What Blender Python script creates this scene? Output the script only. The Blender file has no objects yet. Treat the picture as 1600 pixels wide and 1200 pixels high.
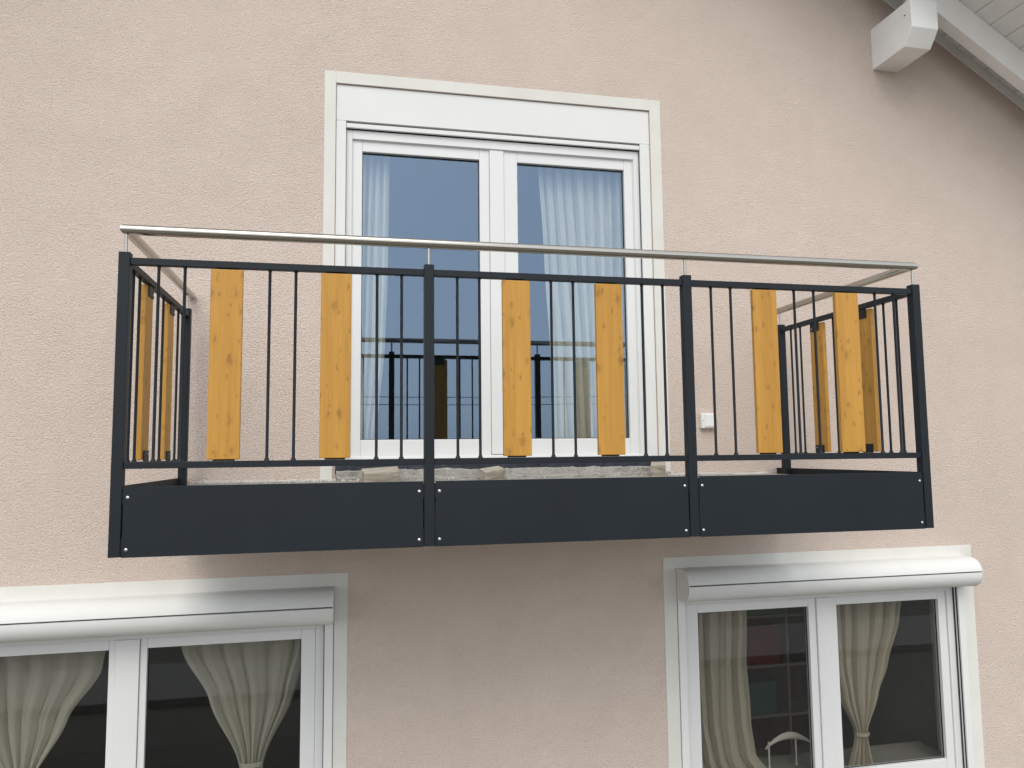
import bpy, bmesh, math, random
from mathutils import Vector, Matrix, noise as mnoise
random.seed(7)
R = math.radians
scene = bpy.context.scene
col = scene.collection

# ------------------------------------------------------------------ camera
Z0 = 2.75                      # the feet of the balcony posts stand this far above the yard
D = 1.3635                     # front face of the house wall
def make_camera():
    yaw, pitch, roll = 0.2128, 0.0909, -0.0110
    cy, sy, cp, sp, cr, sr = math.cos(yaw), math.sin(yaw), math.cos(pitch), math.sin(pitch), math.cos(roll), math.sin(roll)
    fw = Vector((sy*cp, cy*cp, sp)); rt = Vector((cy, -sy, 0)); up = rt.cross(fw)
    r2 = cr*rt + sr*up; u2 = -sr*rt + cr*up
    m = Matrix((r2, u2, -fw)).transposed().to_4x4()
    m.translation = Vector((0.8962, -3.2284, 0.3823 + Z0))
    cd = bpy.data.cameras.new('camera'); cd.sensor_width = 36; cd.lens = 26.79
    cd.clip_start = 0.05; cd.clip_end = 3000
    c = bpy.data.objects.new('camera', cd); col.objects.link(c); c.matrix_world = m
    scene.camera = c
make_camera()

# ------------------------------------------------------------------ sky, sun, exposure
SUN_EL, SUN_AZ = 47, -14       # degrees; azimuth measured from the wall normal, minus = from the left
w = bpy.data.worlds.new('World'); scene.world = w; w.use_nodes = True
wt = w.node_tree; wt.nodes.clear()
sky = wt.nodes.new('ShaderNodeTexSky'); sky.sky_type = 'NISHITA'; sky.sun_disc = False
sky.sun_elevation = R(SUN_EL); sky.sun_rotation = R(180 - SUN_AZ)
sky.air_density = 1.0; sky.dust_density = 3.0; sky.ozone_density = 1.0
hs = wt.nodes.new('ShaderNodeHueSaturation'); hs.inputs['Saturation'].default_value = 0.5
mx = wt.nodes.new('ShaderNodeMix'); mx.data_type = 'RGBA'
mx.inputs[0].default_value = 0.55; mx.inputs[7].default_value = (11.0, 11.9, 13.0, 1)   # even cloud cover
bg = wt.nodes.new('ShaderNodeBackground'); bg.inputs['Strength'].default_value = 0.145
wo = wt.nodes.new('ShaderNodeOutputWorld')
wt.links.new(sky.outputs[0], hs.inputs['Color']); wt.links.new(hs.outputs[0], mx.inputs[6])
wt.links.new(mx.outputs[2], bg.inputs['Color']); wt.links.new(bg.outputs[0], wo.inputs[0])
sl = bpy.data.lights.new('sun', 'SUN'); sl.energy = 1.2; sl.angle = R(36); sl.color = (1, .93, .82)
so = bpy.data.objects.new('sun', sl); col.objects.link(so)
sd = Vector((math.sin(R(SUN_AZ))*math.cos(R(SUN_EL)), -math.cos(R(SUN_AZ))*math.cos(R(SUN_EL)), math.sin(R(SUN_EL))))
so.rotation_euler = sd.to_track_quat('Z', 'Y').to_euler()
so.location = (0, -6, 12)
vs = scene.view_settings
vs.view_transform = 'Standard'; vs.look = 'None'; vs.gamma = 1; vs.use_curve_mapping = False
vs.exposure = 0.04
cy_ = scene.cycles; cy_.max_bounces = 7; cy_.diffuse_bounces = 3; cy_.glossy_bounces = 3; cy_.transparent_max_bounces = 10

# ------------------------------------------------------------------ materials
MATS = {}
class NT:
    def __init__(s, name):
        s.m = bpy.data.materials.new(name); s.m.use_nodes = True; s.t = s.m.node_tree
        s.b = s.t.nodes['Principled BSDF']; s.o = s.t.nodes['Material Output']; MATS[name] = s.m
    def n(s, typ, **kw):
        nd = s.t.nodes.new('ShaderNode' + typ)
        for k, v in kw.items():
            if k in nd.inputs: nd.inputs[k].default_value = v
            else: setattr(nd, k, v)
        return nd
    def l(s, a, b): s.t.links.new(a, b)
    def coord(s, scale=(1, 1, 1), rnd=False):
        tc = s.n('TexCoord'); mp = s.n('Mapping'); mp.inputs['Scale'].default_value = scale
        s.l(tc.outputs['Object'], mp.inputs['Vector'])
        if rnd:
            oi = s.n('ObjectInfo'); mu = s.n('Math', operation='MULTIPLY'); mu.inputs[1].default_value = 37.0
            s.l(oi.outputs['Random'], mu.inputs[0])
            cx = s.n('CombineXYZ'); s.l(mu.outputs[0], cx.inputs[0]); s.l(mu.outputs[0], cx.inputs[2])
            s.l(cx.outputs[0], mp.inputs['Location'])
        return mp.outputs[0]
    def noise(s, vec, scale, detail=4, rough=.55, dist=0):
        nd = s.n('TexNoise'); nd.inputs['Scale'].default_value = scale; nd.inputs['Detail'].default_value = detail
        nd.inputs['Roughness'].default_value = rough; nd.inputs['Distortion'].default_value = dist
        s.l(vec, nd.inputs['Vector']); return nd.outputs['Fac']
    def ramp(s, fac, stops):
        r = s.n('ValToRGB'); e = r.color_ramp.elements
        while len(e) < len(stops): e.new(.5)
        for i, (p, c) in enumerate(stops): e[i].position = p; e[i].color = (*c, 1) if len(c) == 3 else c
        s.l(fac, r.inputs[0]); return r.outputs[0]
    def mix(s, fac, a, b, mode='MIX'):
        m = s.n('Mix'); m.data_type = 'RGBA'; m.blend_type = mode
        for i, v in ((0, fac), (6, a), (7, b)):
            if hasattr(v, 'links') or hasattr(v, 'is_linked'): s.l(v, m.inputs[i])
            elif i == 0: m.inputs[0].default_value = v
            else: m.inputs[i].default_value = (*v, 1)
        return m.outputs[2]
    def bump(s, h, strength, dist, normal=None):
        b = s.n('Bump'); b.inputs['Strength'].default_value = strength; b.inputs['Distance'].default_value = dist
        s.l(h, b.inputs['Height'])
        if normal is not None: s.l(normal, b.inputs['Normal'])
        s.l(b.outputs[0], s.b.inputs['Normal']); return b.outputs[0]
    def math(s, op, a, b=None):
        m = s.n('Math', operation=op)
        for i, v in enumerate((a, b)):
            if v is None: continue
            if hasattr(v, 'is_linked'): s.l(v, m.inputs[i])
            else: m.inputs[i].default_value = v
        return m.outputs[0]

def m_plain(name, c, rough=.5, metal=0, var=.06, vscale=6, bump=0, bscale=200, spec=.5):
    t = NT(name); v = t.coord(rnd=True); f = t.noise(v, vscale, 5)
    a = tuple(x*(1-var) for x in c); b = tuple(min(1, x*(1+var)) for x in c)
    t.l(t.ramp(f, [(.3, a), (.7, b)]), t.b.inputs['Base Color'])
    t.b.inputs['Roughness'].default_value = rough; t.b.inputs['Metallic'].default_value = metal
    t.b.inputs['Specular IOR Level'].default_value = spec
    if bump: t.bump(t.noise(v, bscale, 3), bump, .002)
    return t

def m_render():
    t = NT('pink_render'); v = t.coord()
    big = t.noise(v, .55, 5, .6); mid = t.noise(v, 4, 4)
    base = t.ramp(big, [(.28, (.630, .525, .455)), (.72, (.705, .592, .516))])
    base = t.mix(.25, base, t.ramp(mid, [(.3, (.605, .500, .432)), (.7, (.730, .618, .538))]))
    vo = t.n('TexVoronoi', feature='F1'); vo.inputs['Scale'].default_value = 120
    dv = t.n('Mix'); dv.data_type = 'VECTOR'; dv.inputs[0].default_value = .02
    nz = t.n('TexNoise'); nz.inputs['Scale'].default_value = 30; t.l(v, nz.inputs['Vector'])
    t.l(v, dv.inputs[4]); t.l(nz.outputs['Color'], dv.inputs[5]); t.l(dv.outputs[1], vo.inputs['Vector'])
    fine = t.noise(v, 105, 3, .6); fin2 = t.noise(v, 210, 3, .6)
    # grain also shows as pale stones and darker pits in the scratched coat
    pits = t.ramp(fine, [(.30, (.80, .78, .77)), (.48, (1, 1, 1)), (.66, (1, 1, 1)), (.78, (1.07, 1.07, 1.07))])
    t.l(t.mix(.8, base, pits, 'MULTIPLY'), t.b.inputs['Base Color'])
    h = t.math('ADD', t.math('MULTIPLY', vo.outputs['Distance'], -1.0), t.math('MULTIPLY', fine, 1.4))
    h = t.math('ADD', h, t.math('MULTIPLY', fin2, .45))
    t.bump(h, 1.0, .0042)
    t.b.inputs['Roughness'].default_value = .95; t.b.inputs['Specular IOR Level'].default_value = .15
m_render()

def m_wood():
    t = NT('knotty_wood'); v = t.coord(rnd=True)
    st = t.n('Mapping'); st.inputs['Scale'].default_value = (1, 1, .045); t.l(v, st.inputs['Vector'])
    g = t.noise(st.outputs[0], 55, 6, .6, 1.2); g2 = t.noise(st.outputs[0], 12, 3, .5, .6)
    base = t.ramp(g, [(.25, (.40, .195, .030)), (.55, (.505, .258, .043)), (.8, (.58, .315, .062))])
    base = t.mix(.35, base, t.ramp(g2, [(.3, (.37, .175, .027)), (.7, (.57, .30, .056))]))
    # knots: a layer of larger ones and a layer of pin knots, laid over the board's face
    sx = t.n('SeparateXYZ'); t.l(v, sx.inputs[0]); u = t.math('ADD', sx.outputs[0], sx.outputs[1])
    for (su, sv, lo, rad, dist, dark) in ((10.5, 6.6, .30, .14, .16, .66), (25, 13, .64, .15, .22, .75)):
        nz = t.n('TexNoise'); nz.inputs['Scale'].default_value = 55; nz.inputs['Detail'].default_value = 3; t.l(v, nz.inputs['Vector'])
        sc_ = t.n('SeparateColor'); t.l(nz.outputs['Color'], sc_.inputs[0])
        kn = t.n('CombineXYZ')
        t.l(t.math('ADD', t.math('MULTIPLY', u, su), t.math('MULTIPLY', sc_.outputs[0], dist*2)), kn.inputs[0])
        t.l(t.math('ADD', t.math('MULTIPLY', sx.outputs[2], sv), t.math('MULTIPLY', sc_.outputs[1], dist*2.4)), kn.inputs[1])
        vo = t.n('TexVoronoi', voronoi_dimensions='2D'); vo.inputs['Scale'].default_value = 1.0; t.l(kn.outputs[0], vo.inputs['Vector'])
        sep = t.n('SeparateColor'); t.l(vo.outputs['Color'], sep.inputs[0])
        keep = t.ramp(sep.outputs[0], [(lo, (0, 0, 0)), (lo+.05, (1, 1, 1))])
        size = t.math('ADD', t.math('MULTIPLY', sep.outputs[1], .9), .45)
        dd = t.math('DIVIDE', vo.outputs['Distance'], size)
        spot = t.ramp(dd, [(rad*.25, (1, 1, 1)), (rad*.7, (.5, .5, .5)), (rad*1.15, (.13, .13, .13)), (rad*2.2, (0, 0, 0))])
        k = t.math('MULTIPLY', keep, spot)
        k = t.math('MULTIPLY', k, t.ramp(t.noise(v, 190, 3), [(.34, (.3, .3, .3)), (.6, (1, 1, 1))]))
        base = t.mix(t.math('MULTIPLY', k, dark), base, (.17, .068, .012))
    t.l(base, t.b.inputs['Base Color'])
    t.b.inputs['Roughness'].default_value = .5; t.b.inputs['Specular IOR Level'].default_value = .35
    t.bump(g, .12, .001)
m_wood()

m_plain('anthracite', (.0105, .0148, .0190), .5, 0, .10, 3, .12, 900, .26)
m_plain('white_pvc', (.71, .715, .70), .32, 0, .015, 2)
m_plain('white_alu', (.725, .73, .705), .6, 0, .025, 2, 0, 200, .3)
m_plain('white_paint_timber', (.86, .855, .83), .5, 0, .04, 5, .15, 60)
m_plain('soffit_paint', (.76, .765, .73), .55, 0, .05, 5, .15, 60)
m_plain('rubber', (.012, .012, .012), .7)
m_plain('membrane', (.012, .016, .028), .55, 0, .3, 20, .5, 40)
m_plain('screw_steel', (.62, .63, .64), .3, 1)
m_plain('room_paint', (.24, .25, .24), .9)
m_plain('room_floor', (.10, .075, .05), .6)
m_plain('roof_dark', (.16, .07, .05), .8)
m_plain('switch_white', (.78, .78, .75), .35)
m_plain('shelf_dark', (.06, .045, .04), .6)
m_plain('shelf_edge', (.27, .25, .22), .6)
m_plain('box_orange', (.50, .20, .10), .6)
m_plain('box_teal', (.04, .12, .12), .6)
m_plain('box_red', (.22, .018, .02), .6)
m_plain('box_green', (.04, .15, .07), .6)
m_plain('box_pale', (.62, .61, .57), .6)
m_plain('cable_black', (.01, .01, .01), .6)

def m_surround():
    t = NT('surround_paint'); v = t.coord()
    f = t.noise(v, 3, 6, .65); g = t.noise(v, 160, 3)
    c = t.ramp(f, [(.3, (.66, .65, .60)), (.7, (.72, .71, .665))])
    t.l(c, t.b.inputs['Base Color']); t.b.inputs['Roughness'].default_value = .85
    t.b.inputs['Specular IOR Level'].default_value = .2
    t.bump(g, .25, .002)
m_surround()

def m_steel():
    t = NT('brushed_steel'); v = t.coord((1, 1, 1))
    f = t.noise(v, 300, 3)
    t.l(t.ramp(f, [(.3, (.37, .347, .302)), (.7, (.46, .435, .382))]), t.b.inputs['Base Color'])
    t.b.inputs['Metallic'].default_value = 1
    t.l(t.ramp(f, [(.3, (.11,)*3), (.7, (.18,)*3)]), t.b.inputs['Roughness'])
m_steel()

def m_concrete(name, a, b, bs=1.0):
    t = NT(name); v = t.coord(rnd=True)
    f = t.noise(v, 14, 8, .7); g = t.noise(v, 120, 4, .7)
    c = t.ramp(f, [(.3, a), (.7, b)])
    c = t.mix(.5, c, t.ramp(g, [(.35, tuple(x*.55 for x in a)), (.6, b)]))
    t.l(c, t.b.inputs['Base Color']); t.b.inputs['Roughness'].default_value = .95
    t.b.inputs['Specular IOR Level'].default_value = .15
    t.bump(t.math('ADD', f, g), .9*bs, .01)
m_concrete('concrete', (.30, .28, .25), (.52, .50, .46))
m_concrete('render_crumbs', (.55, .53, .48), (.74, .72, .68))
m_concrete('yard_gravel', (.15, .135, .113), (.23, .208, .175), .4)
m_concrete('reflection_strip_concrete', (.26, .245, .22), (.38, .36, .33), .4)

def m_offcut():
    t = NT('weathered_timber'); v = t.coord(rnd=True)
    st = t.n('Mapping'); st.inputs['Scale'].default_value = (.1, 1, 1); t.l(v, st.inputs['Vector'])
    f = t.noise(st.outputs[0], 70, 5, .65, 1)
    t.l(t.ramp(f, [(.3, (.20, .17, .125)), (.7, (.56, .51, .42))]), t.b.inputs['Base Color'])
    t.b.inputs['Roughness'].default_value = .85; t.bump(f, .5, .003)
m_offcut()

def m_glass(name, ior, tint, through):
    t = NT(name); t.t.nodes.remove(t.b)
    fr = t.n('Fresnel'); ge = t.n('NewGeometry'); mr = t.n('MapRange')
    mr.inputs['To Min'].default_value = ior; mr.inputs['To Max'].default_value = 1.0   # the whole double glazing mirrors at its front face
    t.l(ge.outputs['Backfacing'], mr.inputs['Value']); t.l(mr.outputs[0], fr.inputs['IOR'])
    tr = t.n('BsdfTransparent'); tr.inputs['Color'].default_value = (*through, 1)
    gl = t.n('BsdfGlossy'); gl.inputs['Color'].default_value = (*tint, 1); gl.inputs['Roughness'].default_value = 0
    ms = t.n('MixShader'); t.l(fr.outputs[0], ms.inputs[0]); t.l(tr.outputs[0], ms.inputs[1]); t.l(gl.outputs[0], ms.inputs[2])
    t.l(ms.outputs[0], t.o.inputs['Surface'])
m_glass('coated_glass', 2.75, (.56, .75, 1.0), (.92, .93, .90))
m_glass('clear_glass', 1.75, (.9, .95, 1.0), (.88, .875, .85))

def m_cloth(name, c):
    t = NT(name); t.t.nodes.remove(t.b); v = t.coord()
    st = t.n('Mapping'); st.inputs['Scale'].default_value = (400, 400, 60); t.l(v, st.inputs['Vector'])
    f = t.noise(st.outputs[0], 1, 2)
    cc = t.ramp(f, [(.3, tuple(x*.9 for x in c)), (.7, c)])
    d = t.n('BsdfDiffuse'); tl = t.n('BsdfTranslucent'); t.l(cc, d.inputs[0]); t.l(cc, tl.inputs[0])
    ms = t.n('MixShader'); ms.inputs[0].default_value = .3
    t.l(d.outputs[0], ms.inputs[1]); t.l(tl.outputs[0], ms.inputs[2]); t.l(ms.outputs[0], t.o.inputs['Surface'])
m_cloth('white_voile', (.80, .79, .74))
m_cloth('sage_curtain', (.585, .585, .52))
m_cloth('cream_curtain', (.57, .535, .45))

# ------------------------------------------------------------------ mesh helpers (design coordinates; Z0 is added when an object is linked)
ORG = {}
class MB:
    def __init__(s): s.bm = bmesh.new()
    def _merge(s, b2):
        me = bpy.data.meshes.new('tmp'); b2.to_mesh(me); b2.free(); s.bm.from_mesh(me); bpy.data.meshes.remove(me)
    def box(s, x0, x1, y0, y1, z0, z1, bev=.002, seg=2):
        b = bmesh.new(); r = bmesh.ops.create_cube(b, size=1)
        for v in b.verts: v.co = Vector((x0+(v.co.x+.5)*(x1-x0), y0+(v.co.y+.5)*(y1-y0), z0+(v.co.z+.5)*(z1-z0)))
        if bev: bmesh.ops.bevel(b, geom=b.edges[:], offset=bev, segments=seg, profile=.6, affect='EDGES')
        s._merge(b); return s
    def hexa(s, pts, bev=.002):     # eight corners: bottom four counter-clockwise then top four
        b = bmesh.new(); v = [b.verts.new(p) for p in pts]
        for f in ((0, 3, 2, 1), (4, 5, 6, 7), (0, 1, 5, 4), (1, 2, 6, 5), (2, 3, 7, 6), (3, 0, 4, 7)): b.faces.new([v[i] for i in f])
        bmesh.ops.recalc_face_normals(b, faces=b.faces[:])
        if bev: bmesh.ops.bevel(b, geom=b.edges[:], offset=bev, segments=2, profile=.6, affect='EDGES')
        s._merge(b); return s
    def prism(s, prof, axis, a, c, bev=0, caps=True):    # closed profile in the other two axes, extruded along axis
        b = bmesh.new()
        def P(u, v, t): return (t, u, v) if axis == 0 else ((u, t, v) if axis == 1 else (u, v, t))
        A = [b.verts.new(P(u, v, a)) for u, v in prof]; B = [b.verts.new(P(u, v, c)) for u, v in prof]
        n = len(prof)
        for i in range(n): b.faces.new((A[i], A[(i+1) % n], B[(i+1) % n], B[i]))
        if caps: b.faces.new(A[::-1]); b.faces.new(B)
        bmesh.ops.recalc_face_normals(b, faces=b.faces[:])
        if bev:
            bmesh.ops.bevel(b, geom=b.edges[:], offset=bev, segments=2, profile=.6, affect='EDGES')
        s._merge(b); return s
    def lathe(s, prof, cx, cy, n=14, axis=2):      # (radius, height) pairs about a line; axis 2 = z, 1 = y
        b = bmesh.new(); rings = []
        for r, h in prof:
            ring = []
            for k in range(n):
                a = 2*math.pi*k/n
                p = (cx+r*math.cos(a), cy+r*math.sin(a), h) if axis == 2 else (cx+r*math.cos(a), h, cy+r*math.sin(a))
                if axis == 0: p = (h, cx+r*math.cos(a), cy+r*math.sin(a))
                ring.append(b.verts.new(p))
            rings.append(ring)
        for A, B in zip(rings, rings[1:]):
            for k in range(n): b.faces.new((A[k], A[(k+1) % n], B[(k+1) % n], B[k]))
        b.faces.new(rings[0]); b.faces.new(rings[-1])
        bmesh.ops.recalc_face_normals(b, faces=b.faces[:])
        s._merge(b); return s
    def sweep(s, path, r, n=20, caps=True):        # round tube with true mitres at the corners
        b = bmesh.new(); P = [Vector(p) for p in path]; rings = []
        for i, p in enumerate(P):
            d0 = (P[i]-P[i-1]).normalized() if i else (P[1]-P[0]).normalized()
            d1 = (P[i+1]-P[i]).normalized() if i < len(P)-1 else d0
            if i == 0: d0 = d1
            nrm = (d0+d1).normalized()
            up = Vector((0, 0, 1)); sd = d0.cross(up).normalized(); u2 = sd.cross(d0).normalized()
            ring = []
            for k in range(n):
                a = 2*math.pi*k/n; q = sd*math.cos(a)*r+u2*math.sin(a)*r
                t = -q.dot(nrm)/d0.dot(nrm); ring.append(b.verts.new(p+q+d0*t))
            rings.append(ring)
        for A, B in zip(rings, rings[1:]):
            for k in range(n): b.faces.new((A[k], A[(k+1) % n], B[(k+1) % n], B[k]))
        if caps: b.faces.new(rings[0]); b.faces.new(rings[-1])
        bmesh.ops.recalc_face_normals(b, faces=b.faces[:])
        s._merge(b); return s
    def build(s, name, mat, parent=None, smooth=False, org=None):
        bm = s.bm
        if org is None:
            xs = [v.co.x for v in bm.verts]; ys = [v.co.y for v in bm.verts]; zs = [v.co.z for v in bm.verts]
            org = Vector(((min(xs)+max(xs))/2, (min(ys)+max(ys))/2, min(zs)))
        org = Vector(org)
        for v in bm.verts: v.co -= org
        me = bpy.data.meshes.new(name); 
        for f in bm.faces: f.smooth = smooth
        bm.to_mesh(me); bm.free(); me.materials.append(MATS[mat])
        if smooth:
            try: me.set_sharp_from_angle(angle=R(40))
            except Exception: pass
        return link(bpy.data.objects.new(name, me), org, parent)
def link(o, org, parent):
    col.objects.link(o); ORG[o.name] = Vector(org)
    if parent is None: o.location = Vector(org) + Vector((0, 0, Z0))
    else: o.parent = parent; o.location = Vector(org) - ORG[parent.name]
    return o
def again(o, org, parent, rotz=0):                 # another piece that shares the mesh
    c = o.copy(); c.rotation_euler = (0, 0, rotz); return link(c, org, parent)
def thing(name, org, label, cat, group=None):
    o = bpy.data.objects.new(name, None); o.empty_display_size = .2
    link(o, org, None); tag(o, label, cat, group); return o
def tag(o, label, cat=None, group=None, kind=None):
    if label: o['label'] = label
    if cat: o['category'] = cat
    if group: o['group'] = group
    if kind: o['kind'] = kind
    return o
def ring(m, x0, x1, z0, z1, wl, wr, wb, wt_, y0, y1, bev=.003):      # a rectangular frame: stiles run through, rails between
    m.box(x0, x0+wl, y0, y1, z0, z1, bev); m.box(x1-wr, x1, y0, y1, z0, z1, bev)
    if wt_: m.box(x0+wl, x1-wr, y0+.0006, y1, z1-wt_, z1, bev)
    if wb: m.box(x0+wl, x1-wr, y0+.0006, y1, z0, z0+wb, bev)
    return m

# ------------------------------------------------------------------ ground
g = MB(); g.box(-150, 150, -150, 150, -Z0-.3, -Z0, 0)
tag(g.build('yard', 'yard_gravel', None, org=(0, 0, -Z0)), 'grey-brown gravelled yard in front of the house', kind='structure')

g = MB(); g.box(-40, 40, -6.3, -4.5, -Z0-.05, -Z0+.10, .012)  # unseen strip, added so the lower windows reflect a pale band
tag(g.build('reflection_strip', 'reflection_strip_concrete', None), 'pale raised strip added out of view for the lower windows to mirror', kind='structure')
# ------------------------------------------------------------------ house
house = thing('house', (1.5, D, -Z0), 'pink rendered house gable with white trim and overhanging white roof', 'house')
RIDGE = 1.0; SL = 0.63
def roof_z(x): return 3.525 - SL*(x-5) if x >= RIDGE else 3.525 - SL*(RIDGE-5) - SL*(RIDGE-x)
OPEN = [(.811, 2.8445, .318, 2.6495), (-1.368, .8275, -1.93, -.3715), (2.9385, 5.0515, -1.93, -.3615)]
def wall_mesh():
    x0, x1, z0, z1 = -6.0, 8.0, -Z0-.1, 6.6
    xs = sorted({x0, x1, RIDGE, *[o[0] for o in OPEN], *[o[1] for o in OPEN]})
    zs = sorted({z0, z1, 0.0, *[o[2] for o in OPEN], *[o[3] for o in OPEN]})
    bm = bmesh.new(); vd = {}
    T = .32
    def V(x, y, z):
        k = (round(x, 4), round(y, 4), round(z, 4))
        if k not in vd: vd[k] = bm.verts.new((x, y, z))
        return vd[k]
    def hole(i, j):
        if i < 0 or j < 0 or i >= len(xs)-1 or j >= len(zs)-1: return True
        a, b = (xs[i]+xs[i+1])/2, (zs[j]+zs[j+1])/2
        return any(o[0] < a < o[1] and o[2] < b < o[3] for o in OPEN)
    for i in range(len(xs)-1):
        for j in range(len(zs)-1):
            if hole(i, j): continue
            a, b, c, d = xs[i], xs[i+1], zs[j], zs[j+1]
            bm.faces.new((V(a, D, c), V(b, D, c), V(b, D, d), V(a, D, d)))
            bm.faces.new((V(a, D+T, d), V(b, D+T, d), V(b, D+T, c), V(a, D+T, c)))
            if hole(i-1, j): bm.faces.new((V(a, D, c), V(a, D, d), V(a, D+T, d), V(a, D+T, c)))
            if hole(i+1, j): bm.faces.new((V(b, D, c), V(b, D+T, c), V(b, D+T, d), V(b, D, d)))
            if hole(i, j-1): bm.faces.new((V(a, D, c), V(a, D+T, c), V(b, D+T, c), V(b, D, c)))
            if hole(i, j+1): bm.faces.new((V(a, D, d), V(b, D, d), V(b, D+T, d), V(a, D+T, d)))
    bmesh.ops.recalc_face_normals(bm, faces=bm.faces[:])
    for sg in (1, -1):
        p = (RIDGE, D, roof_z(RIDGE)+.02); nn = Vector((sg*SL, 0, 1)).normalized()
        r = bmesh.ops.bisect_plane(bm, geom=bm.verts[:]+bm.edges[:]+bm.faces[:], plane_co=p, plane_no=nn, clear_outer=True)
        # keep only the part below this slope on its own side: both planes clip, the gable is convex
    return bm
m = MB(); m.bm.free(); m.bm = wall_mesh(); m.build('wall', 'pink_render', house, org=(1.5, D, -Z0))

# flat painted bands round the openings
def surround(x0, x1, z0, z1, ix0, ix1, iz0, iz1):
    m = MB(); y0, y1 = D-.004, D+.03
    m.box(x0, ix0, y0, y1, z0, z1, .0015); m.box(ix1, x1, y0, y1, z0, z1, .0015)
    m.box(ix0, ix1, y0+.0005, y1, iz1, z1, .0015)
    if iz0 > z0: m.box(ix0, ix1, y0+.0005, y1, z0, iz0, .0015)
    return m.build('surround', 'surround_paint', house)
surround(.742, 2.921, .232, 2.723, .8095, 2.8458, .232, 2.6511)
surround(-1.445, .9044, -1.99, -.2929, -1.37, .8293, -1.91, -.3697)
surround(2.8506, 5.1372, -1.99, -.2845, 2.937, 5.053, -1.91, -.360)

# ---- roof
roof = MB()
XR, YF = 8.6, .40
for sg in (1, -1):
    xe = XR if sg > 0 else 2*RIDGE-XR
    za, ze = roof_z(RIDGE), roof_z(xe)
    up = .045
    pts = [(RIDGE, YF, za+up), (xe, YF, ze+up), (xe, 9, ze+up), (RIDGE, 9, za+up)]
    pts += [(a, b, c+.16) for a, b, c in pts]
    roof.hexa(pts, 0)
roof = roof.build('roof', 'roof_dark', house)
def slope_box(name, mat, xa, xb, y0, y1, lo, hi, bev=.003):
    m = MB(); za, zb = roof_z(xa), roof_z(xb)
    m.hexa([(xa, y0, za+lo), (xb, y0, zb+lo), (xb, y1, zb+lo), (xa, y1, za+lo), (xa, y0, za+hi), (xb, y0, zb+hi), (xb, y1, zb+hi), (xa, y1, za+hi)], bev)
    return m.build(name, mat, roof)
for sg in (1, -1):
    e = 8.3 if sg > 0 else 2*RIDGE-8.3
    s_ = RIDGE+.02*sg
    slope_box('rafter', 'white_paint_timber', s_, e, 1.05, 1.138, -.223, -.001, .004)
    slope_box('wall_rafter', 'white_paint_timber', s_, e, D-.012, D-.001, -.074, -.001, .002)
    slope_box('bargeboard', 'white_paint_timber', s_, e, YF-.03, YF-.001, -.06, .21, .003)
# soffit boards run towards the camera on top of the rafters; every board is its own piece
first = None
pit = .1185; x = 5.17-pit*34
while x < 8.4:
    if x > RIDGE+.02:
        m = MB(); za, zb = roof_z(x+.003), roof_z(x+pit-.003)
        if first is None:
            xa, xb = x+.0025, x+pit-.0025
            za, zb = roof_z(xa), roof_z(xb)
            p = [(xa, YF, za), (xb, YF, zb), (xb, D-.002, zb), (xa, D-.002, za)]; p += [(a, b, c+.03) for a, b, c in p]
            m.hexa(p, .006); first = m.build('soffit_board', 'soffit_paint', roof); f0 = ORG[first.name].copy(); fx = x
        else:
            m.bm.free(); again(first, f0+Vector((x-fx, 0, -SL*(x-fx))), roof)
    x += pit
lft = slope_box('soffit_sheet', 'soffit_paint', RIDGE-.02, 2*RIDGE-8.4, YF, D-.002, .0, .03, 0)
# purlin with a chamfered nose
prof = [(.963, 3.207), (1.044, 3.106), (D+.2, 3.106), (D+.2, 3.407), (.963, 3.407)]
pu = MB().prism(prof, 0, 4.573, 4.78, .005).build('purlin', 'white_paint_timber', roof)
MB().lathe([(.004, 4.568), (.004, 4.58)], 1.02, 3.315, 8, axis=0).build('nail', 'rubber', house)

# ---- windows and door
def pane(x0, x1, z0, z1, y, parent, mat='clear_glass'):
    return MB().box(x0, x1, y, y+.006, z0, z1, 0).build('pane', mat, parent)
def guides(par, xa, xb, z0, z1, wl, wr, y0=D-.012, y1=D+.06):
    for (a, b, s) in ((xa, xa+wl, 1), (xb-wr, xb, -1)):
        MB().box(a, b, y0, y1, z0, z1, .003).build('shutter_guide', 'white_alu', par)
        xi = b if s > 0 else a
        for yy in (y0+.012, y0+.036):
            MB().box(min(xi, xi+s*.0015), max(xi, xi+s*.0015), yy, yy+.011, z0+.01, z1-.004, 0).build('brush_seal', 'rubber', par)

def empty_part(name, org, parent, label=None):
    o = bpy.data.objects.new(name, None); o.empty_display_size = .1; link(o, org, parent)
    if label: o['label'] = label
    return o

# balcony door
door = empty_part('balcony_door', (1.83, D, .33), house, 'white two-leaf glazed balcony door with flush roller shutter box')
MB().box(.8125, 2.843, D+.010, D+.2, 2.4215, 2.6465, .002).build('shutter_box', 'white_alu', door)
guides(door, .8125, 2.843, .318, 2.4195, .0595, .0685, D+.008, D+.058)
MB().box(.874, 2.773, D+.012, D+.03, 2.380, 2.408, .003).build('shutter_end_bar', 'white_alu', door)
MB().box(.874, 2.773, D+.06, D+.10, 2.38, 2.4195, 0).build('shutter_slot', 'rubber', door)
fr = MB(); ring(fr, .8735, 2.7735, .322, 2.375, .036, .036, .05, .055, D+.036, D+.11)
fr.build('frame', 'white_pvc', door)
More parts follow.
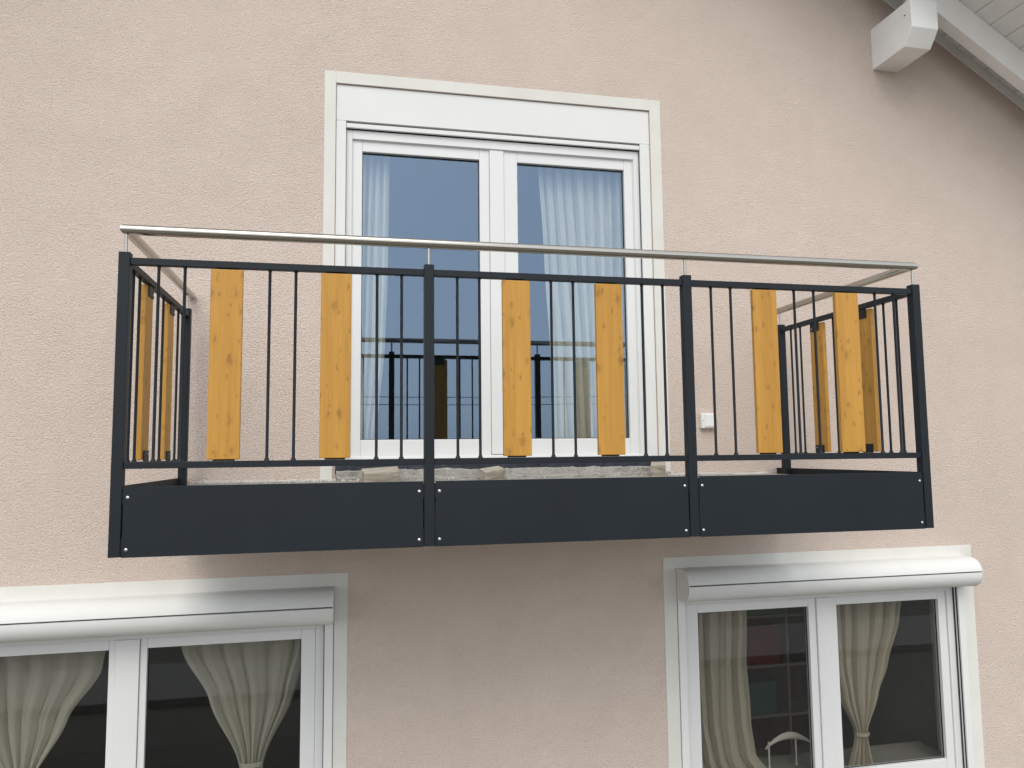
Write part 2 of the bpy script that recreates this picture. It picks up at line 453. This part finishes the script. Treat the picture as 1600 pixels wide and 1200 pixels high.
# inner step of the frame
fr = MB(); ring(fr, .9000, 2.7470, .362, 2.328, .014, .014, .014, .012, D+.048, D+.12, .002); fr.build('frame_rebate', 'white_pvc', door)
for (a, b, ga, gb) in ((.9115, 1.7665, .971, 1.703), (1.8605, 2.7355, 1.950, 2.676)):
    s = MB(); ring(s, a, b, .374, 2.317, ga-a, b-gb, .099, .066, D+.054, D+.10, .004)
    sash = s.build('sash', 'white_pvc', door)
    q = MB(); ring(q, ga-.001, gb+.001, .472, 2.252, .005, .005, .005, .005, D+.078, D+.088, 0); q.build('gasket', 'rubber', door)
    pane(ga-.005, gb+.005, .468, 2.256, D+.083, door, 'coated_glass')
MB().box(1.7675, 1.8595, D+.044, D+.10, .379, 2.318, .004).build('meeting_stile', 'white_pvc', door)

def window(xa, xb, zt, zb, mul, glz, label, guidew):
    cx = (xa+xb)/2
    wv = empty_part('window', (cx, D, zb), house, label)
    # half round roller shutter box
    top = zt
    prof = []
    def arc(cy_, cz_, r0, r1, a0, a1, n):
        for k in range(n+1):
            a = R(a0+(a1-a0)*k/n); prof.append((D-cy_-r0*math.cos(a), cz_+r1*math.sin(a)))
    prof.append((D+.03, top)); 
    arc(.085, top-.096, .100, .096, 90, 8, 10)
    SEAM = top-.088
    up = prof[:] + [(D-.10, SEAM), (D+.03, SEAM)]
    MB().prism(up, 0, xa+.002, xb-.002).build('shutter_box', 'white_alu', wv, True)
    prof.clear(); prof += [(D+.03, SEAM-.0035), (D-.1835, SEAM-.0035)]
    arc(.085, top-.10, .0985, .095, -3, -90, 10)
    prof.append((D+.03, top-.195))
    MB().prism(prof[:], 0, xa+.002, xb-.002).build('shutter_flap', 'white_alu', wv, True)
    for sx in (xa+.0005, xb-.0035):
        pr = [(D+.02, top+.0015)]; prof.clear(); arc(.085, top-.0975, .102, .099, 90, -90, 20)
        MB().prism(pr+prof[:]+[(D+.02, top-.1965)], 0, sx, sx+.003).build('box_cap', 'white_alu', wv, True)
    zt2 = top-.197
    guides(wv, xa+.002, xb-.002, zb, zt2-.0, guidew, guidew)
    ia, ib = xa+guidew+.006, xb-guidew-.006
    ga, gb, gc, gd, gt, gbz = glz
    m0, m1 = mul
    f = MB(); ring(f, ia, ib, zb+.02, zt2-.001, .046, .046, .06, .045, D+.035, D+.11, .004); f.build('frame', 'white_pvc', wv)
    MB().box(m0, m1, D+.0345, D+.105, zb+.081, zt2-.047, .004).build('mullion', 'white_pvc', wv)
    for (a, b, g0, g1) in ((ia+.047, m0-.0015, ga, gb), (m1+.0015, ib-.047, gc, gd)):
        s = MB(); ring(s, a, b, zb+.0815, zt2-.048, g0-a, b-g1, gbz-(zb+.0815), (zt2-.048)-gt, D+.048, D+.10, .004)
        s.build('sash', 'white_pvc', wv)
        q = MB(); ring(q, g0-.001, g1+.001, gbz-.001, gt+.001, .005, .005, .005, .005, D+.073, D+.08, 0); q.build('gasket', 'rubber', wv)
        pane(g0-.005, g1+.005, gbz-.005, gt+.005, D+.078, wv)
    return wv
window(-1.368, .8275, -.366, -1.93, (-.329, -.209), (-1.20, -.366, -.172, .647, -.664, -1.70), 'white two-leaf window with roller shutter box, lower left of the balcony', .048)
window(2.9385, 5.0515, -.352, -1.93, (3.946, 4.05), (3.100, 3.892, 4.101, 4.89, -.650, -1.712), 'white two-leaf window with rounded roller shutter box, right of centre below the balcony', .048)

# rooms behind the glass
def room(x0, x1, y1, z0, z1):
    bm = bmesh.new(); y0 = D+.33
    v = [bm.verts.new(p) for p in ((x0, y0, z0), (x1, y0, z0), (x1, y1, z0), (x0, y1, z0), (x0, y0, z1), (x1, y0, z1), (x1, y1, z1), (x0, y1, z1))]
    for f in ((0, 1, 2, 3), (7, 6, 5, 4), (3, 2, 6, 7), (0, 3, 7, 4), (2, 1, 5, 6)): bm.faces.new([v[i] for i in f])
    m = MB(); m.bm.free(); m.bm = bm; return m.build('room_walls', 'room_paint', house)
room(-.4, 4.2, D+4.5, .30, 2.75)
room(-3.2, 2.0, D+4.5, -2.7, 0.0)
room(2.1, 5.30, D+4.0, -2.7, 0.0)

# slab, upstand under the door
MB().box(.055, 3.625, .05, D+.01, .05, .232, .006).build('balcony_slab', 'concrete', house)
def rough_strip(name, mat, x0, x1, y0, y1, z0, z1, nx, amp, par, seed):
    bm = bmesh.new(); pr = [(y0, z0), (y0+.004, z0+(z1-z0)*.5), (y0+.006, z1-.006), (y0+.016, z1), (y1, z1), (y1, z0)]
    rows = []
    for i in range(nx+1):
        x = x0+(x1-x0)*i/nx; row = []
        for k, (y, z) in enumerate(pr):
            j = mnoise.noise(Vector((x*3.1, seed, 0)))*amp*1.1 + mnoise.noise(Vector((x*14, y*30+seed, z*30)))*amp*.7 + mnoise.noise(Vector((x*40, y*60, z*60+seed)))*amp*.5
            row.append(bm.verts.new((x+ (j*.6 if 0 < i < nx else 0), y+(j if k < 4 else 0), z+(j*.7 if k in (2, 3) else 0))))
        rows.append(row)
    n = len(pr)
    for A, B in zip(rows, rows[1:]):
        for k in range(n): bm.faces.new((A[k], B[k], B[(k+1) % n], A[(k+1) % n]))
    bm.faces.new(rows[0]); bm.faces.new(rows[-1]); bmesh.ops.recalc_face_normals(bm, faces=bm.faces[:])
    m = MB(); m.bm.free(); m.bm = bm; return m.build(name, mat, par)
rough_strip('mortar_upstand', 'concrete', .832, 2.86, D-.05, D+.03, .225, .294, 260, .013, house, 3)
rough_strip('mortar_toe', 'concrete', .84, 2.88, D-.11, D-.03, .225, .256, 260, .014, house, 9)
rough_strip('sealing_membrane', 'membrane', .826, 2.866, D-.026, D+.03, .272, .324, 160, .006, house, 5)
MB().box(.95, 2.78, D-.012, D+.034, .3315, .350, .002).build('door_sill', 'white_alu', house)
rough_strip('plaster_crumbs', 'render_crumbs', .10, .83, D-.03, D+.02, .222, .246, 90, .009, house, 12)
rough_strip('plaster_crumbs', 'render_crumbs', 2.87, 3.60, D-.03, D+.02, .222, .244, 90, .009, house, 15)

def crumbs(x0, x1, n, seed):
    rnd = random.Random(seed); m = MB()
    for _ in range(n):
        r = rnd.uniform(.004, .014); x = rnd.uniform(x0, x1); y = D-.02-abs(rnd.gauss(0, .05)); z = .232+r*.4
        b = bmesh.new(); bmesh.ops.create_icosphere(b, subdivisions=1, radius=r)
        for v in b.verts: v.co = Vector((x+v.co.x*rnd.uniform(.8, 1.5), y+v.co.y, z+v.co.z*rnd.uniform(.5, 1)))
        m._merge(b)
    o = m.build('plaster_rubble', 'render_crumbs', house); o['kind'] = 'stuff'
crumbs(.08, 1.0, 110, 1); crumbs(1.0, 2.75, 60, 2); crumbs(2.78, 3.3, 60, 3)

# ------------------------------------------------------------------ balcony railing
W = 3.68; PW = .0428; H = 1.2; YB = 1.2435
rail = thing('balcony_railing', (W/2, .02, 0), 'anthracite steel balcony railing with knotty wood boards and round steel handrail', 'railing')
HZ, HR = 1.295, .0205
def post_mesh():
    m = MB(); m.box(0, PW, 0, PW, 0, H, .003); return m
p1 = [(0, 0), (1.213, 0), (2.410, 0), (W-PW, 0), (0, YB-PW), (W-PW, YB-PW)]
po = None
for (x, y) in p1:
    c = Vector((x+PW/2, y+PW/2, 0))
    if po is None: po = post_mesh().build('post', 'anthracite', rail); o = po
    else: o = again(po, c, rail)
    pc = Vector((x+PW/2, y+PW/2, H))
    MB().lathe([(.0065, H-.002), (.0065, HZ-HR+.004)], pc.x, pc.y, 12).build('handrail_pin', 'brushed_steel', o, True)
hr = MB().sweep([(PW/2, D-.02, HZ), (PW/2, PW/2, HZ), (W-PW/2, PW/2, HZ), (W-PW/2, D-.02, HZ)], HR, 28)
hr = hr.build('handrail', 'brushed_steel', rail, True)
for x in (PW/2, W-PW/2):
    MB().lathe([(.019, D-.021), (.0185, D-.014), (.012, D-.009), (.002, D-.008)], x, HZ, 24, axis=1).build('end_cap', 'brushed_steel', hr, True)

RT, RB = (1.1507, 1.1788), (.3384, .3651)
BZ0, BZ1 = .3715, 1.1435
proto = {}
def screw(org, parent, face, r=.0045):
    key = ('screw', face, r)
    if key not in proto:
        m = MB()
        if face == 'y': m.lathe([(r, 0.0), (r, -.0015), (r*.7, -.0028), (r*.2, -.0034)], 0, 0, 12, axis=1)
        else: m.lathe([(r, 0.0), (r, face*.0015), (r*.7, face*.0028), (r*.2, face*.0034)], 0, 0, 12, axis=0)
        # lathe with axis 0/1 puts the profile height along that axis
        proto[key] = m.build('screw', 'screw_steel', parent, True, org=(0, 0, 0)); o = proto[key]
        ORG[o.name] = Vector(org); o.location = Vector(org)-ORG[parent.name]; return o
    return again(proto[key], org, parent)
def section(along, a0, a1, c, inner):
    """one field of railing from a0 to a1; along = 'x' or 'y'; c = post side line; inner = +1/-1: side of the balcony floor"""
    L = a1-a0
    def B(m, u0, u1, v0, v1, z0, z1, bev):
        if along == 'x': m.box(u0, u1, v0, v1, z0, z1, bev)
        else: m.box(v0, v1, u0, u1, z0, z1, bev)
        return m
    v0, v1 = c+.0065, c+.0365
    for (z0, z1) in (RT, RB):
        B(MB(), a0, a1, v0, v1, z0, z1, .002).build('rail', 'anthracite', rail)
    sc = L/1.17
    vm = (v0+v1)/2
    for t in (.104, .203, .533, .637, .971, 1.075):
        u = a0+t*sc; z0 = RB[1]-.001; z1 = RT[0]+.001
        x, y = (u, vm) if along == 'x' else (vm, u)
        if 'bar' not in proto:
            proto['bar'] = MB().lathe([(.0115, z0), (.0105, z0+.004), (.0075, z0+.010), (.0062, z0+.016), (.0062, z1-.012), (.0075, z1-.006), (.0085, z1)], x, y, 12).build('bar', 'anthracite', rail, True)
        else: again(proto['bar'], (x, y, z0), rail)
    for t in (.367, .802):
        u = a0+t*sc; hw = .0625
        # boards sit towards the outside, the brackets on the floor side
        if inner > 0: b0, b1, k0, k1 = c+.001, c+.0235, c+.0240, c+.0285
        else: b0, b1, k0, k1 = c+PW-.0235, c+PW-.001, c+PW-.0285, c+PW-.0240
        bo = B(MB(), u-hw, u+hw, b0, b1, BZ0, BZ1, .003).build('board', 'knotty_wood', rail)
        off = .012 if along == 'y' else 0
        for (za, zb) in ((BZ1-.045, RT[0]-.0005), (RB[1]+.0005, BZ0+.042)):
            br = B(MB(), u+off-.042, u+off+.042, k0, k1, za, zb, .002).build('bracket', 'anthracite', bo)
            zz = za+.016 if za > .6 else zb-.016
            su = u+off+.024
            if along == 'x': pass
            else: screw(((k1 if inner > 0 else k0), su, zz), bo, 1 if inner > 0 else -1)
section('x', PW, 1.213, 0, 1); section('x', 1.213+PW, 2.410, 0, 1); section('x', 2.410+PW, W-PW, 0, 1)
section('y', PW, YB-PW, 0, 1); section('y', PW, YB-PW, W-PW, -1)
# sheet metal fascia
FT = .270
for (a, b) in ((PW, 1.213), (1.213+PW, 2.410), (2.410+PW, W-PW)):
    m = MB(); m.box(a+.005, b-.005, .003, .0055, -.002, FT, .0008, 1)
    m.box(a+.0035, b-.0035, .0056, .024, FT-.0025, FT-.0002, 0)          # folded top edge
    fp = m.build('fascia_panel', 'anthracite', rail)
    for t in (a, b):
        s = 1 if t == a else -1
        # welded lug behind each end, it closes the slit at top and bottom
        for (z0, z1) in ((.0, .075), (.20, .262)):
            MB().box(min(t, t+s*.045), max(t, t+s*.045), .0062, .0105, z0, z1, .001).build('lug', 'anthracite', fp)
        for z in (.028, .228): screw((t+s*.021, .003, z), fp, 'y', .0062)
for x in (.006, W-.0085):
    MB().box(x, x+.0025, PW+.003, YB-PW-.003, -.002, FT, .0008, 1).build('fascia_panel', 'anthracite', rail)
    MB().box(x, x+.0025, YB+.003, D-.002, -.002, FT, .0008, 1).build('fascia_panel', 'anthracite', rail)

# ------------------------------------------------------------------ small things
sw = thing('light_switch', (3.182, D, .53), 'small white surface-mounted light switch on the pink wall', 'switch')
MB().box(3.133, 3.231, D-.036, D-.001, .531, .628, .005).build('housing', 'switch_white', sw)
MB().box(3.153, 3.224, D-.044, D-.030, .540, .619, .004).build('rocker', 'switch_white', sw)
MB().lathe([(.003, D-.0362), (.003, D-.037)], 3.143, .581, 8, axis=1).build('hole', 'rubber', sw)

def block(px0, px1, y0, y1, z0, z1, rz, ry, label):
    cx, cy = (px0+px1)/2, (y0+y1)/2
    j = lambda: random.uniform(-.007, .007)
    m = MB(); m.hexa([(a+j(), b+j(), c+j()*.6) for c in (z0, z1) for a, b in ((px0, y0), (px1, y0), (px1, y1), (px0, y1))], .004)
    for v in m.bm.verts: v.co += Vector((j(), j(), j()))*.25
    o = m.build('timber_offcut', 'weathered_timber', None); o.rotation_euler = (R(17), ry, rz)
    return tag(o, label, 'timber offcut', 'timber offcuts wedged under the balcony door')
block(.985, 1.185, D-.20, D-.115, .233, .300, R(6), R(-2.5), 'longest weathered timber offcut at the left end under the balcony door')
block(1.655, 1.79, D-.19, D-.115, .233, .298, R(24), R(-5), 'short weathered timber offcut on the slab under the middle of the balcony door')
block(2.72, 2.81, D-.22, D-.115, .233, .318, R(-22), R(2), 'weathered timber offcut at the right end under the balcony door')

# curtains
def curtain(name, mat, rows, pleats, amp, y, label, group, tie=None, seed=0):
    bm = bmesh.new(); NX, NZ = 110, 50; grid = []
    zs = [r[0] for r in rows]
    def at(z):
        for a, b in zip(rows, rows[1:]):
            if a[0] >= z >= b[0]:
                t = (a[0]-z)/(a[0]-b[0]+1e-9); t = t*t*(3-2*t)*.5+t*.5
                return a[1]+(b[1]-a[1])*t, a[2]+(b[2]-a[2])*t
        return rows[-1][1], rows[-1][2]
    w0 = rows[0][2]-rows[0][1]
    for j in range(NZ+1):
        z = zs[0]+(zs[-1]-zs[0])*j/NZ; xl, xr = at(z); row = []
        sq = max(.25, min(1, (xr-xl)/w0))
        for i in range(NX+1):
            s = i/NX
            ph = s*pleats*2*math.pi + 2.6*mnoise.noise(Vector((s*3+seed, z*.7, 0)))+seed
            d = 1.25*(1-2*abs(math.sin(ph/2))**.7)+.35*math.sin(.47*ph+seed)+.14*math.sin(3.1*ph+2*seed)
            yy = y+amp*d*(.55+.45*sq)+.012*mnoise.noise(Vector((s*5, z*3, seed)))
            row.append(bm.verts.new((xl+(xr-xl)*(s+.012*math.cos(ph)), yy, z)))
        grid.append(row)
    for A, Bq in zip(grid, grid[1:]):
        for i in range(NX): bm.faces.new((A[i], A[i+1], Bq[i+1], Bq[i]))
    m = MB(); m.bm.free(); m.bm = bm
    if tie is None:
        return tag(m.build(name, mat, None, True), label, 'curtain', group)
    x, z, rw = tie
    root = thing(name, (x, y, zs[-1]), label, 'curtain', group)
    m.build('cloth', mat, root, True)
    pr = []
    b = MB(); n = 24
    pts = [(x+rw*math.cos(2*math.pi*k/n), y+(amp*1.8)*math.sin(2*math.pi*k/n), z) for k in range(n)]
    bmb = bmesh.new(); up = [bmb.verts.new((p[0], p[1], p[2]+.012)) for p in pts]; lo = [bmb.verts.new((p[0]*1, p[1], p[2]-.012)) for p in pts]
    for k in range(n): bmb.faces.new((up[k], up[(k+1) % n], lo[(k+1) % n], lo[k]))
    b.bm.free(); b.bm = bmb; b.build('tieback', mat, root, True)
    return root
yc = D+.20
curtain('curtain', 'sage_curtain', [(-.55, -1.28, -.40), (-.80, -1.2, -.44), (-1.05, -1.08, -.60), (-1.42, -.87, -.79), (-1.46, -.86, -.80), (-1.9, -.98, -.70)], 5.5, .020, yc,
        'pale grey-green tied curtain behind the left leaf of the lower left window', 'tied curtains', (-.83, -1.44, .05), 1.0)
curtain('curtain', 'sage_curtain', [(-.55, -.04, .70), (-.72, -.01, .685), (-1.0, .14, .60), (-1.36, .30, .44), (-1.40, .31, .43), (-1.9, .22, .52)], 5.5, .020, yc,
        'pale grey-green tied curtain behind the right leaf of the lower left window', 'tied curtains', (.37, -1.38, .066), 2.2)
curtain('curtain', 'cream_curtain', [(-.55, 3.08, 3.53), (-1.0, 3.08, 3.51), (-1.4, 3.09, 3.53), (-1.62, 3.12, 3.56), (-1.9, 3.22, 3.80)], 4.5, .020, yc,
        'cream curtain hanging behind the left leaf of the lower right window', 'tied curtains', None, 4.1)
curtain('curtain', 'cream_curtain', [(-.55, 4.06, 4.73), (-.8, 4.08, 4.68), (-1.1, 4.13, 4.58), (-1.3, 4.20, 4.50), (-1.535, 4.305, 4.40), (-1.57, 4.305, 4.40), (-1.9, 4.2, 4.46)], 5, .022, yc,
        'cream tied curtain behind the right leaf of the lower right window', 'tied curtains', (4.352, -1.55, .055), 5.7)
curtain('voile_curtain', 'white_voile', [(2.45, .86, 1.145), (1.6, .86, 1.135), (1.1, .86, 1.12), (.33, .86, 1.05)], 6, .016, yc,
        'sheer white curtain behind the left leaf of the balcony door', 'sheer curtains of the balcony door', None, .6)
curtain('voile_curtain', 'white_voile', [(2.45, 2.12, 2.74), (1.6, 2.16, 2.75), (1.0, 2.19, 2.76), (.33, 2.21, 2.77)], 9, .02, yc,
        'sheer white curtain behind the right leaf of the balcony door', 'sheer curtains of the balcony door', None, 3.3)

# shelf unit seen through the lower right window
sh = thing('shelf_unit', (4.2, D+1.3, -2.6), 'dark shelf unit inside the room behind the lower right window', 'shelf')
for i in range(4): MB().box(3.60+i*.44, 3.622+i*.44, D+1.3, D+1.65, -2.6, -.45, 0).build('upright', 'shelf_edge', sh)
for k in range(6): MB().box(3.6225, 4.9195, D+1.302, D+1.65, -2.6+k*.40, -2.578+k*.40, 0).build('shelf', 'shelf_edge', sh)
MB().box(3.6, 4.94, D+1.651, D+1.66, -2.6, -.45, 0).build('back_panel', 'shelf_dark', sh)
for (i, k, mt, ww, hh, nm) in ((0, 4, 'box_orange', .36, .30, 'orange'), (0, 3, 'box_pale', .2, .3, 'narrow pale'), (1, 4, 'box_green', .38, .30, 'green'), (1, 3, 'box_red', .36, .31, 'red'), (0, 2, 'box_red', .34, .22, 'low red'), (1, 2, 'box_teal', .3, .26, 'teal')):
    x = 3.64+i*.44; z = -2.577+k*.40
    tag(MB().box(x, x+ww, D+1.315, D+1.6, z, z+hh, .006).build('storage_box', mt, None), f'{nm} storage box on the dark shelf unit behind the lower right window', 'box', 'boxes on the shelf unit')
# pale curved bow standing on the inner sill
MB().box(2.95, 5.04, D+.115, D+.50, -1.80, -1.765, .004).build('inner_sill', 'room_paint', house)
def bow():
    b = bmesh.new(); rings = []; n = 12
    for i in range(25):
        t = i/24; x = 3.70+.36*t; z = -1.645+.075*math.sin(math.pi*t)**.8; r = .006+.018*math.sin(math.pi*min(1, t*1.0))**1.3
        rings.append([b.verts.new((x, D+.33+.012*math.cos(2*math.pi*k/n), z+r*math.sin(2*math.pi*k/n))) for k in range(n)])
    for A, B in zip(rings, rings[1:]):
        for k in range(n): b.faces.new((A[k], A[(k+1) % n], B[(k+1) % n], B[k]))
    b.faces.new(rings[0]); b.faces.new(rings[-1]); bmesh.ops.recalc_face_normals(b, faces=b.faces[:])
    return b
rt_ = thing('curved_ornament', (3.88, D+.33, -1.765), 'pale curved ornament on the sill behind the left leaf of the lower right window', 'ornament')
m = MB(); m.bm.free(); m.bm = bow(); m.build('bow', 'box_pale', rt_, True)
for x in (3.725, 3.93): MB().lathe([(.012, -1.765), (.006, -1.755), (.006, -1.60)], x, D+.33, 10).build('foot', 'box_pale', rt_, True)

# overhead cables that the balcony door mirrors
def cable(y, z, dz, label):
    pts = []
    for k in range(41):
        t = k/40; x = -30+60*t; pts.append((x, y+.08*x, z+dz*(t-.5)-1.2*(1-(2*t-1)**2)))
    tag(MB().sweep(pts, .014, 6).build('overhead_cable', 'cable_black', None, True), label, 'cable', 'overhead cables')
cable(-22, 3.7, -.9, 'upper of the two thin overhead cables mirrored in the balcony door')
cable(-22.4, 3.45, -.9, 'lower of the two thin overhead cables mirrored in the balcony door')
